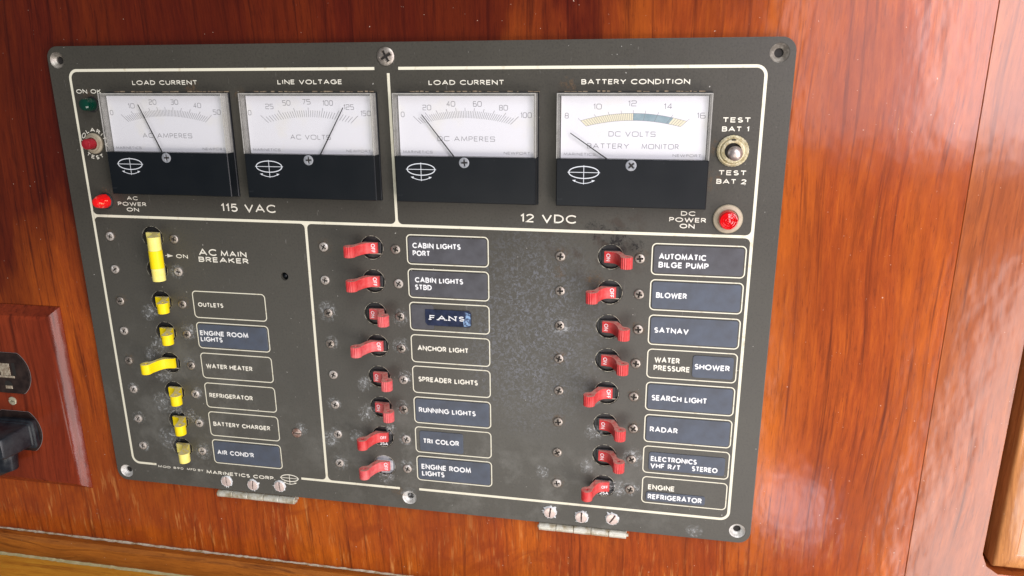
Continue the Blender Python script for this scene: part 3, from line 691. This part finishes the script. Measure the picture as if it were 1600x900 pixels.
TOPYEL = simple('pale_top_yellow', (.80, .72, .42), .7, c2=(.84, .66, .08), scale=330, lo=.42, hi=.62)
LEV = {}
def lever(kind, ribs, side):
    kk = (kind, ribs, side)
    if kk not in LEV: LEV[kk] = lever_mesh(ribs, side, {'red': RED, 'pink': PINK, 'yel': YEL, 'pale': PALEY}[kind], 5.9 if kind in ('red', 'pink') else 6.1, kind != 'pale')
    return LEV[kk]
def zsurf(x, side): x *= side; return .9+(x+3.2)*.16 if x < 1.2 else 1.7
def word_mesh(word, side, horiz=False):
    mb = MB(); 
    if horiz: text(mb, word, -2.6 if side > 0 else -1.0, 1.0 if side > 0 else 2.6, -.9, 1.8, .30, 0)
    else:
        L_ = 5.0 if word == 'OFF' else 3.9
        text(mb, word, -L_/2, L_/2, -1.0, 2.1, .36, 0, tf=lambda a, b: (b, -a)); mb.v = [(x+(-1.2*side), y, z) for x, y, z in mb.v]
    mb.v = [(x, y, zsurf(x, side)+.08+z) for x, y, z in mb.v]; return mb.mesh('lettering', simple('lever_lettering', (.92, .74, .74), .5))
WM = {('ON', 1, 0): word_mesh('ON', 1), ('OFF', -1, 0): word_mesh('OFF', -1), ('OFF', -1, 1): word_mesh('OFF', -1, True)}
def body_mesh(mat, grey=False):
    mb = MB().lathe([(6.65, -3.15), (6.5, -2.2), (6.2, -1.9), (0.01, -1.85)], 32)
    mb.box(-4.6, 4.9, -3.3, 3.3, -1.85, -.6, b=.3)
    return mb.mesh('breaker', mat, False)
BODY, BODYG = body_mesh(BLACKB), body_mesh(GREYB)
RIMW = simple('worn_rim_glint', (.45, .43, .34), .5, .3, c2=(.10, .09, .07), scale=350, lo=.48, hi=.58)  # worn metal edge, its pale tone also painting light caught on the bevel
rimm = MB().strip(circ(0, 0, 6.55, 40), .24, -.25, closed=True).mesh('hole_rim', RIMW)
slot_edge = MB().box(-1.2, 5.0, -3.55, -3.2, -.7, -.35).mesh('slot_edge', simple('slot_edge', (.52, .44, .34), .5, c2=(.3, .25, .2), scale=300))
M_STATE = ['OFF', 'OFF', 'ON', 'OFF', 'ON', 'ON', 'OFF', 'OFF']; R_STATE = ['ON', 'OFF', 'ON', 'ON', 'OFF', 'ON', 'ON', 'OFF']
NAMES = {'M': ['cabin lights port', 'cabin lights starboard', 'fans', 'anchor light', 'spreader lights', 'running lights', 'tri color', 'engine room lights'],
         'R': ['automatic bilge pump', 'blower', 'satnav', 'water pressure', 'search light', 'radar', 'electronics', 'engine refrigerator'],
         'L': ['', '', 'outlets', 'engine room lights', 'water heater', 'refrigerator', 'battery charger', 'air conditioning']}
for c, st in (('M', M_STATE), ('R', R_STATE)):
    for i, s_ in enumerate(st):
        x, y = HX[c], ROWS[i]; side = 1 if s_ == 'ON' else -1
        smooth = (c == 'M' and i in (6, 7)) or (c == 'R' and i == 7)
        kind = 'red' if (c == 'R' or i in (0, 1, 6)) else 'pink'
        b = link('breaker', BODYG if (c, i) in (('M', 7),) else BODY, panel, (x, y, 0))
        b['label'] = 'red breaker lever for %s, switched %s' % (NAMES[c][i], s_.lower())
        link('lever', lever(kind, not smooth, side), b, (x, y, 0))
        link('lettering', WM[(s_, side, 1 if (smooth and not (c == 'M' and i == 7)) else 0)], b, (x, y, 0))
        link('hole_rim', rimm, b, (x, y, 0))
        if s_ == 'OFF' and not smooth: link('slot_edge', slot_edge, b, (x, y, 0))
        if (c, i) in (('M', 6), ('R', 7)): 
            part('rating_sticker', extrude([(p[0], p[1]) for p in arc(0, 0, 6.3, 6.3, 215, 335, n=14)], [], -.6, -.15), BLACKB, b, (x, y, 0))
            letters('25A', x-2.0, x+2.9, y-5.5, 1.9, .36, b, WHITE, z=-.10)
for i in range(8):
    x, y = HX['L'], ROWL[i]
    b = link('breaker', BODY, panel, (x, y, 0)); side = -1 if i == 4 else 1
    if i > 1: b['label'] = 'yellow breaker lever for %s' % NAMES['L'][i]
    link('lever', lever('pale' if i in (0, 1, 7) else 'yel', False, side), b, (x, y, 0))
    link('hole_rim', rimm, b, (x, y, 0))
    if i == 4: link('slot_edge', slot_edge, b, (x, y, 0))
# tie bar joining the two main breaker levers
mb = MB(); n = 26; vs = []
seg = [(-20.5, 0), (-14.6, 0), (-14.5, .14), (-4.6, .14), (-4.5, 0), (2.9, 0)]
def barrel(y0, y1, dr_):
    out = []
    for yy in (y0, y1):
        for k_ in range(n):
            a = 2*math.pi*k_/n; out.append((8.4+(3.55+dr_)*math.cos(a), yy, 10.4+(3.4+dr_)*math.sin(a)))
    return out
def tube(y0, y1, dr_): mb_ = MB(); mb_.add(barrel(y0, y1, dr_), [(k_, (k_+1) % n, n+(k_+1) % n, n+k_) for k_ in range(n)]+[tuple(range(n)), tuple(range(n, 2*n))[::-1]]); return mb_
bar = part('main_breaker_handle', tube(-14.8, -4.8, .16), YEL, panel, (HX['L'], ROWL[0], 0), smooth=True, label='long yellow handle joining the two main breaker levers')
part('handle_end', tube(-22.2, -14.9, 0), PALEY, bar, (HX['L'], ROWL[0], 0), smooth=True); part('handle_end', tube(-4.7, 2.9, 0), PALEY, bar, (HX['L'], ROWL[0], 0), smooth=True)
part('end_socket', MB().add([(8.4+2.2*math.cos(2*math.pi*k_/20), 2.93, 10.4+1.6*math.sin(2*math.pi*k_/20)) for k_ in range(20)], [tuple(range(20))[::-1]]), GRIME_SHADE, bar, (HX['L'], ROWL[0], 0))

# ------------------------------------------------------------------ name plates beside the breakers
def nameplate(x0, x1, yc, h, lines, tape=None, label=None, cap=2.85, wt=.62, mat=WHITE, rc=2.2, tapebox=None):
    y0, y1 = yc-h/2, yc+h/2
    pl = part('name_plate', MB().strip(rrect(x0-x0, x1-x0, y0-yc, y1-yc, rc), .55, 0, closed=True), CREAM, panel, (x0, yc, bz), label=label)
    if tape:
        a, b, c_, d = tapebox or (x0+.9, x1-.9, y0+.9, y1-.9)
        mb = extrude(rrect(a-x0, b-x0, c_-yc, d-yc, min(1.4, rc)), [], .0, .40, .10, 1)
        part('label_tape', mb, tape, pl, (x0, yc, .03))
    z = .46 if tape else .035
    for ln in lines:
        s_, a, b, yb = ln[:4]; zz = ln[4] if len(ln) > 4 else z
        letters(s_, a, b, yb, cap, wt, pl, mat if zz > .1 else LETTER, z=zz, gap=.36)
    return pl
LX = (70.0, 115.0)
nameplate(69.6, 114.9, -143.4, 16.0, [('OUTLETS', 72.4, 88.4, -144.7)], None, 'plate reading OUTLETS', 2.6, .56)
nameplate(69.7, 115.0, -162.4, 15.8, [('ENGINE ROOM', 71.6, 102.4, -162.2), ('LIGHTS', 71.6, 85.6, -166.0)], TAPE, 'plate reading ENGINE ROOM LIGHTS with blue tape', 3.0, .64)
nameplate(69.8, 115.1, -181.5, 15.8, [('WATER HEATER', 72.5, 102.5, -183.1)], None, 'plate reading WATER HEATER')
nameplate(69.9, 115.2, -200.6, 15.8, [('REFRIGERATOR', 72.2, 100.6, -202.0)], None, 'plate reading REFRIGERATOR')
nameplate(70.0, 115.3, -219.5, 15.8, [('BATTERY CHARGER', 72.4, 109.9, -220.9)], None, 'plate reading BATTERY CHARGER')
nameplate(70.1, 115.2, -238.2, 15.8, [("AIR COND'R", 72.9, 97.4, -239.9)], TAPE, "plate reading AIR COND'R with blue tape", 3.0, .62)
MX0, MX1 = 200.9, 245.4; h = 16.0
def MY(i): return ROWS[i]+.1-.07*i*0
nameplate(MX0, MX1, -105.7, h, [('CABIN LIGHTS', 204.1, 230.6, -104.8), ('PORT', 204.1, 213.8, -109.0)], TAPE2, 'plate reading CABIN LIGHTS PORT', 2.95)
nameplate(MX0, MX1, -124.5, h, [('CABIN LIGHTS', 204.7, 231.5, -123.8), ('STBD', 204.6, 214.0, -127.9)], TAPE2, 'plate reading CABIN LIGHTS STBD', 2.95)
fans = nameplate(MX0, MX1, -143.3, h, [], TAPE2, 'plate reading FANS on a glossy navy sticker', tapebox=(MX0+.9, 214.5, -150.3, -136.3))
part('sticker', extrude([(209.9, -138.7), (234.4, -138.7), (235.6, -140), (235.6, -146.6), (234.6, -147.9), (211, -147.9), (209.7, -146.3), (209.7, -139.6)], [], .0, .2, .05, 1), NAVY, fans, (0, 0, .46))
part('peeled_corner', MB().prism([(231.4, -147.4), (233.2, -147.5), (235.2, -146.6), (235.2, -140.4), (232.0, -139.2), (232.6, -142.5), (231.0, -144.6)], 0, .12), LBLUE, fans, (0, 0, .67))
letters('FANS', 212.2, 231.8, -144.6, 2.7, .50, fans, WHITE, z=.70, serif=True, gap=.42)
nameplate(MX0, MX1, -162.1, h, [('ANCHOR LIGHT', 204.4, 233.5, -163.2)], None, 'plate reading ANCHOR LIGHT', 2.95, .64)
nameplate(MX0, MX1, -180.7, h, [('SPREADER LIGHTS', 204.1, 238.4, -181.9)], None, 'plate reading SPREADER LIGHTS', 3.0, .64)
nameplate(MX0, MX1, -199.5, h, [('RUNNING LIGHTS', 203.7, 236.9, -200.6)], TAPE, 'plate reading RUNNING LIGHTS with blue tape', 3.05, .62)
nameplate(MX0, MX1, -218.2, h, [('TRI COLOR', 205.4, 226.8, -220.1)], TAPE, 'plate reading TRI COLOR', 3.1, .66, tapebox=(203.4, 229.2, -225.0, -212.4))
nameplate(MX0+.1, MX1+.1, -236.6, 15.6, [('ENGINE ROOM', 203.8, 233.4, -236.8), ('LIGHTS', 203.9, 217.5, -241.2)], TAPE, 'plate reading ENGINE ROOM LIGHTS on a wrinkled blue tape', 3.3, .70)
RX0, RX1 = 330.0, 375.4
nameplate(RX0, RX1, -105.8, h, [('AUTOMATIC', 333.4, 356.6, -105.7), ('BILGE PUMP', 333.4, 357.9, -110.0)], TAPE2, 'plate reading AUTOMATIC BILGE PUMP', 3.0)
nameplate(RX0, RX1, -124.6, h, [('BLOWER', 332.9, 348.3, -126.0)], TAPE, 'plate reading BLOWER', 2.95)
nameplate(RX0+.1, RX1, -143.5, h, [('SATNAV', 332.9, 350.3, -144.9)], TAPE, 'plate reading SATNAV', 2.95)
wp = nameplate(RX0+.2, RX1, -162.2, h, [('WATER', 333.8, 346.8, -161.5, .035), ('PRESSURE', 333.5, 352.2, -166.0, .035), ('SHOWER', 354.4, 372.1, -163.8)], TAPE, 'plate reading WATER PRESSURE with SHOWER on tape', 3.05, .64, tapebox=(353.3, 373.8, -168.4, -156.2))
nameplate(RX0+.3, RX1+.1, -180.9, h, [('SEARCH LIGHT', 333.3, 361.9, -183.0)], TAPE, 'plate reading SEARCH LIGHT', 3.2, .66)
nameplate(RX0+.4, RX1+.1, -199.6, h, [('RADAR', 333.2, 347.9, -201.4)], TAPE, 'plate reading RADAR', 3.1, .62)
nameplate(RX0+.5, RX1+.2, -218.3, h, [('ELECTRONICS', 334.5, 358.9, -218.9), ('VHF R/T', 334.4, 350.6, -223.1), ('STEREO', 356.5, 370.0, -222.9)], TAPE, 'plate reading ELECTRONICS VHF R/T STEREO', 3.0, .64, tapebox=(333.4, 373.6, -224.4, -213.6))
nameplate(RX0+.7, RX1+.3, -237.0, h, [('ENGINE', 333.8, 348.2, -236.7, .035), ('REFRIGERATOR', 333.9, 363.0, -242.3)], TAPE, 'plate reading ENGINE REFRIGERATOR', 3.15, .66, tapebox=(332.8, 364.6, -243.5, -237.9))

# ------------------------------------------------------------------ lamps, button, toggle
def dome(r, h0, h1, n=8): return [(r, 0), (r, h0)]+[(r*math.cos(a), h0+(h1-h0)*math.sin(a)) for a in [math.pi/2*k_/n for k_ in range(1, n)]]
lp = part('indicator_lamp', MB().lathe([(7.1, .02), (7.1, .9), (6.7, 1.3), (5.0, 1.5), (4.9, .6)], 36), BEIGE, panel, (365.4, -84.2, 0), smooth=True, label='red DC power lamp in a wide beige washer')
part('lens', MB().lathe([(4.4, .5), (4.4, 5.6), (4.1, 6.3), (3.8, 6.4), (3.4, 5.9), (2.8, 6.2), (2.4, 5.8), (1.6, 6.2), (1.2, 5.9), (.4, 6.4)], 32), JEWEL, lp, (365.4, -84.2, 0), smooth=True)
lp = part('indicator_lamp', MB().lathe([(4.6, .02), (4.6, .6), (4.2, .9)], 30), BLACKB, panel, (22.6, -84.0, 0), smooth=True, label='glowing faceted red AC power lamp')
part('lens', MB().lathe([(4.0, .5), (3.9, 3), (3.4, 6.0), (2.5, 8.2), (1.3, 9.0)], 10), JEWELB, lp, (22.6, -84.0, 0))
mb = MB()
for k_, (a, zz, w) in enumerate(((.1, 3.6, .9), (.0, 5.4, .8), (-.1, 7.2, .7), (.25, 4.6, .4), (-.2, 6.2, .4), (.05, 8.2, .4))):
    rr = 3.95-.05*zz-.014*zz*zz; mb.box(rr*math.cos(a)-.3, rr*math.cos(a)+.1, rr*math.sin(a)-w/2-.1, rr*math.sin(a)+w/2, zz-.45, zz+.35)
part('glowing_facet', mb, GLOW, lp, (22.6, -84.0, 0))
lp = part('indicator_lamp', MB().lathe([(4.2, .02), (4.2, .5), (3.6, .7)], 30), BLACKB, panel, (23.4, -30.6, 0), smooth=True, label='dark green polarity lamp')
part('lens', MB().lathe([(3.5, .4), (3.5, 3.6), (3.2, 4.4), (3.4, 5.0), (3.0, 6.4), (1.8, 7.2)], 26), GREEN, lp, (23.4, -30.6, 0), smooth=True)
bt = part('push_button', MB().lathe([(5.7, .02), (5.7, .9), (5.3, 1.3), (4.4, 1.5), (4.2, 2.2), (3.4, 2.3), (3.3, 1.0)], 34), BEIGE, panel, (21.0, -51.8, 0), smooth=True, label='red polarity test button')
part('button_cap', MB().lathe([(2.9, .5), (2.9, 6.4), (2.5, 7.0), (.5, 7.2)], 28), BTN, bt, (21.0, -51.8, 0), smooth=True)
mb = MB(); n = 60; vs = []; 
prof = [(7.3, .02), (7.3, 1.2), (6.6, 1.7), (6.0, 1.5), (5.4, 2.4), (4.4, 2.6), (3.9, 2.4), (3.8, .3)]
mb.lathe(prof, 60, cap=False)
mb.v = [((x*(1+.022*(i % 2)) if (i//60) < 2 else x), (y*(1+.022*(i % 2)) if (i//60) < 2 else y), z) for i, (x, y, z) in enumerate(mb.v)]
mb.lathe([(3.9, .3), (.01, .25)], 24, mi=1)
tg = part('toggle_switch', mb, [BRASS, GRIME_SHADE], panel, (365.3, -51.4, 0), smooth=True, label='battery test toggle with a steel bat and brass nut')
part('bat_handle', MB().lathe([(1.7, .3), (2.0, 4), (2.7, 8.5), (3.25, 11), (3.4, 12.6), (3.1, 14.2), (2.3, 15.3), (1.1, 15.9), (.3, 16)], 28), STEEL, tg, (365.3, -51.4, 0), smooth=True)
part('keyway', MB().box(-1, 1, 5.0, 5.7, 2.4, 2.62), GRIME_SHADE, tg, (365.3, -51.4, 0))

# ------------------------------------------------------------------ hinges
SLOT = screw_mb(3.3, 1.1, 'slot', .25, n=48, m=18, depth=.9)
SLOTM = SLOT.mesh('hinge_screw', [PINKM, GRIME_SHADE], True)
def crust_mesh(seed):
    rg = random.Random(seed); mb = MB(); n = 40; vs = []
    for k_ in range(n):
        a = 2*math.pi*k_/n; ro = 3.75+rg.uniform(-.15, .45)+(rg.random() < .12)*rg.uniform(.3, 1.3)
        for rr, z in ((3.12, .35), (3.35, .85+rg.uniform(-.1, .15)), (ro, .03)): vs.append((rr*math.cos(a), rr*math.sin(a), z))
    mb.add(vs, [(3*k_+j, 3*((k_+1) % n)+j, 3*((k_+1) % n)+j+1, 3*k_+j+1)[::-1] for k_ in range(n) for j in (0, 1)]); return mb.mesh('salt_ring', SALT, True)
for hi, (x0, x1, yb, scr) in enumerate(((69.8, 121.8, -267.2, [(76.6, -258.4, 0.05), (94.3, -259.2, -.1), (112.2, -258.2, 0.05)]), (273.0, 323.2, -266.9, [(279.4, -257.4, -.12), (297.4, -258.4, 0), (314.8, -257.6, -.55)]))):
    hg = link('hinge', None, panel, ((x0+x1)/2, yb, 0)); hg['label'] = ['left corroded butt hinge', 'right corroded butt hinge'][hi]; hg.empty_display_size = .01
    n = 5; w = (x1-x0)/n
    for i in range(n):
        a, b = x0+i*w+.12, x0+(i+1)*w-.12; R = 2.15-(i % 2)*.08; ns = 18; vs = []
        for xx, rr in ((a, R-.3), (a+.3, R), (b-.3, R), (b, R-.3)):
            for k_ in range(ns): t = 2*math.pi*k_/ns; vs.append((xx, rr*math.cos(t), rr*math.sin(t)))
        fs = [(j*ns+k_, j*ns+(k_+1) % ns, (j+1)*ns+(k_+1) % ns, (j+1)*ns+k_) for j in range(3) for k_ in range(ns)]+[tuple(range(ns))[::-1], tuple(range(3*ns, 4*ns))]
        part('knuckle', MB().add(vs, fs), HINGE, hg, (0, yb, .3), smooth=True)
    part('hinge_pin', MB().add([(xx, .9*math.cos(2*math.pi*k_/12), .9*math.sin(2*math.pi*k_/12)) for xx in (x0-.5, x1+1.0) for k_ in range(12)], [(k_, (k_+1) % 12, 12+(k_+1) % 12, 12+k_) for k_ in range(12)]+[tuple(range(12))[::-1], tuple(range(12, 24))]), HINGE, hg, (0, yb, .3), smooth=True)
    part('hinge_leaf', MB().box(x0, x1, yb-1.2, PY+3, -3.9, -3.35), HINGE, hg)
    for j, (x, y, a) in enumerate(scr):
        link('hinge_screw', SLOTM, hg, (x, y, .05), rot=a); link('salt_ring', crust_mesh(hi*3+j), hg, (x, y, 0))

# ================================================================== OUTLET AND PLUG
OX = -65.0
ow = thing('wall_outlet', (OX, -275, -4), 'brown duplex wall socket on a raised wooden plate at the left edge', 'outlet')
x0, x1, y0, y1 = -109, -24.2, -276.0, -151.2; lv = [(0, WZ), (0, WZ+.6)]+[(8.0*k_/7, WZ+.6+(6.4)*math.sin(math.pi/2*k_/7)**1.2) for k_ in range(1, 8)]
vs = [p for d, z in lv for p in ((x0+d, y0+d, z), (x1-d, y0+d, z), (x1-d, y1-d, z), (x0+d, y1-d, z))]
part('wooden_plate', MB().add(vs, [(k_*4+i, k_*4+(i+1) % 4, k_*4+4+(i+1) % 4, k_*4+4+i) for k_ in range(len(lv)-1) for i in range(4)]+[tuple(range(len(vs)-4, len(vs)))]), WOOD_O, ow, smooth=True)
def recep(cy):
    pts = [p for p in circ(0, 0, 17.0, 72)]; pts = [(x, max(-13.6, min(13.6, y))) for x, y in pts]
    rc = part('receptacle', extrude(pts, [], 0, 1.0, .3, 2), RECEP, ow, (OX, cy, 3.0), smooth=True)
    part('receptacle_rim', MB().strip(pts, .45, .05, closed=True), RIM, rc, (OX, cy, 3.0)); return rc
rc = recep(-194.6)
for sx, w in ((-6.4, 1.2), (6.4, 1.2)):
    part('blade_slot', MB().box(-w, w, -4.2, 4.2, 0, .06), GRIME_SHADE, rc, (OX+sx, -191.5, 4.02))
part('worn_contact', MB().box(-3.6, 3.6, -4.4, 3.6, 0, .25, b=.1).box(-5.2, 6.2, -6.0, -4.6, 0, .5, b=.15), CONTACT, rc, (OX, -191.5, 4.02))
part('ground_hole', MB().poly(circ(0, 0, 2.9, 20), 0), GRIME_SHADE, rc, (OX+.5, -202.5, 4.06)); part('ground_contact', MB().box(-2.2, 2.6, -2.4, -.4, 0, .4, b=.15), CONTACT, rc, (OX+.5, -202.5, 4.08))
recep(-234.5)
s = link('screw', screw_mb(2.8, 1.0, 'slot', .35, ang=1.2).mesh('screw', [simple('brass_screw', (.62, .58, .42), .4, .5, c2=(.4, .36, .24), scale=400), GRIME_SHADE], True), ow, (OX, -213.9, 3.0))
pg = thing('power_plug', (OX, -245, 4.2), 'black power plug pushed into the lower socket with its cord hanging down', 'plug')
mb = MB(); n = 24; vs = []
secs = [(4.2, 13.5, 9.6), (7.0, 13.8, 9.8), (7.4, 12.6, 8.6), (8.4, 12.4, 8.4), (8.8, 11.6, 7.8), (20, 11.0, 7.4), (27, 10.4, 7.0), (28.5, 9.4, 6.2)]
for z, a, b in secs:
    vs += [(x, y, z) for x, y in arc(0, 0, a, b, 0, 360, p=9, n=n)[:-1]]
mb.add(vs, [(i*n+k_, i*n+(k_+1) % n, (i+1)*n+(k_+1) % n, (i+1)*n+k_) for i in range(len(secs)-1) for k_ in range(n)]+[tuple(range((len(secs)-1)*n, len(secs)*n))])
part('plug_body', mb, BLKPLUG, pg, (OX+2, -234.5, 0), smooth=True)
mb = MB(); path = [(-66, -238, 14), (-66, -247, 14), (-67, -256, 14), (-78, -262, 14), (-120, -266, 14)]; vs = []; n = 12
for i, p in enumerate(path):
    r = [5.6, 5.4, 5.2, 3.4, 3.2][i]; vs += [(p[0]+r*1.15*math.cos(2*math.pi*k_/n), p[1], p[2]+r*math.sin(2*math.pi*k_/n)) for k_ in range(n)]
part('cord', mb.add(vs, [(i*n+k_, i*n+(k_+1) % n, (i+1)*n+(k_+1) % n, (i+1)*n+k_) for i in range(len(path)-1) for k_ in range(n)]), BLKPLUG, pg, smooth=True)
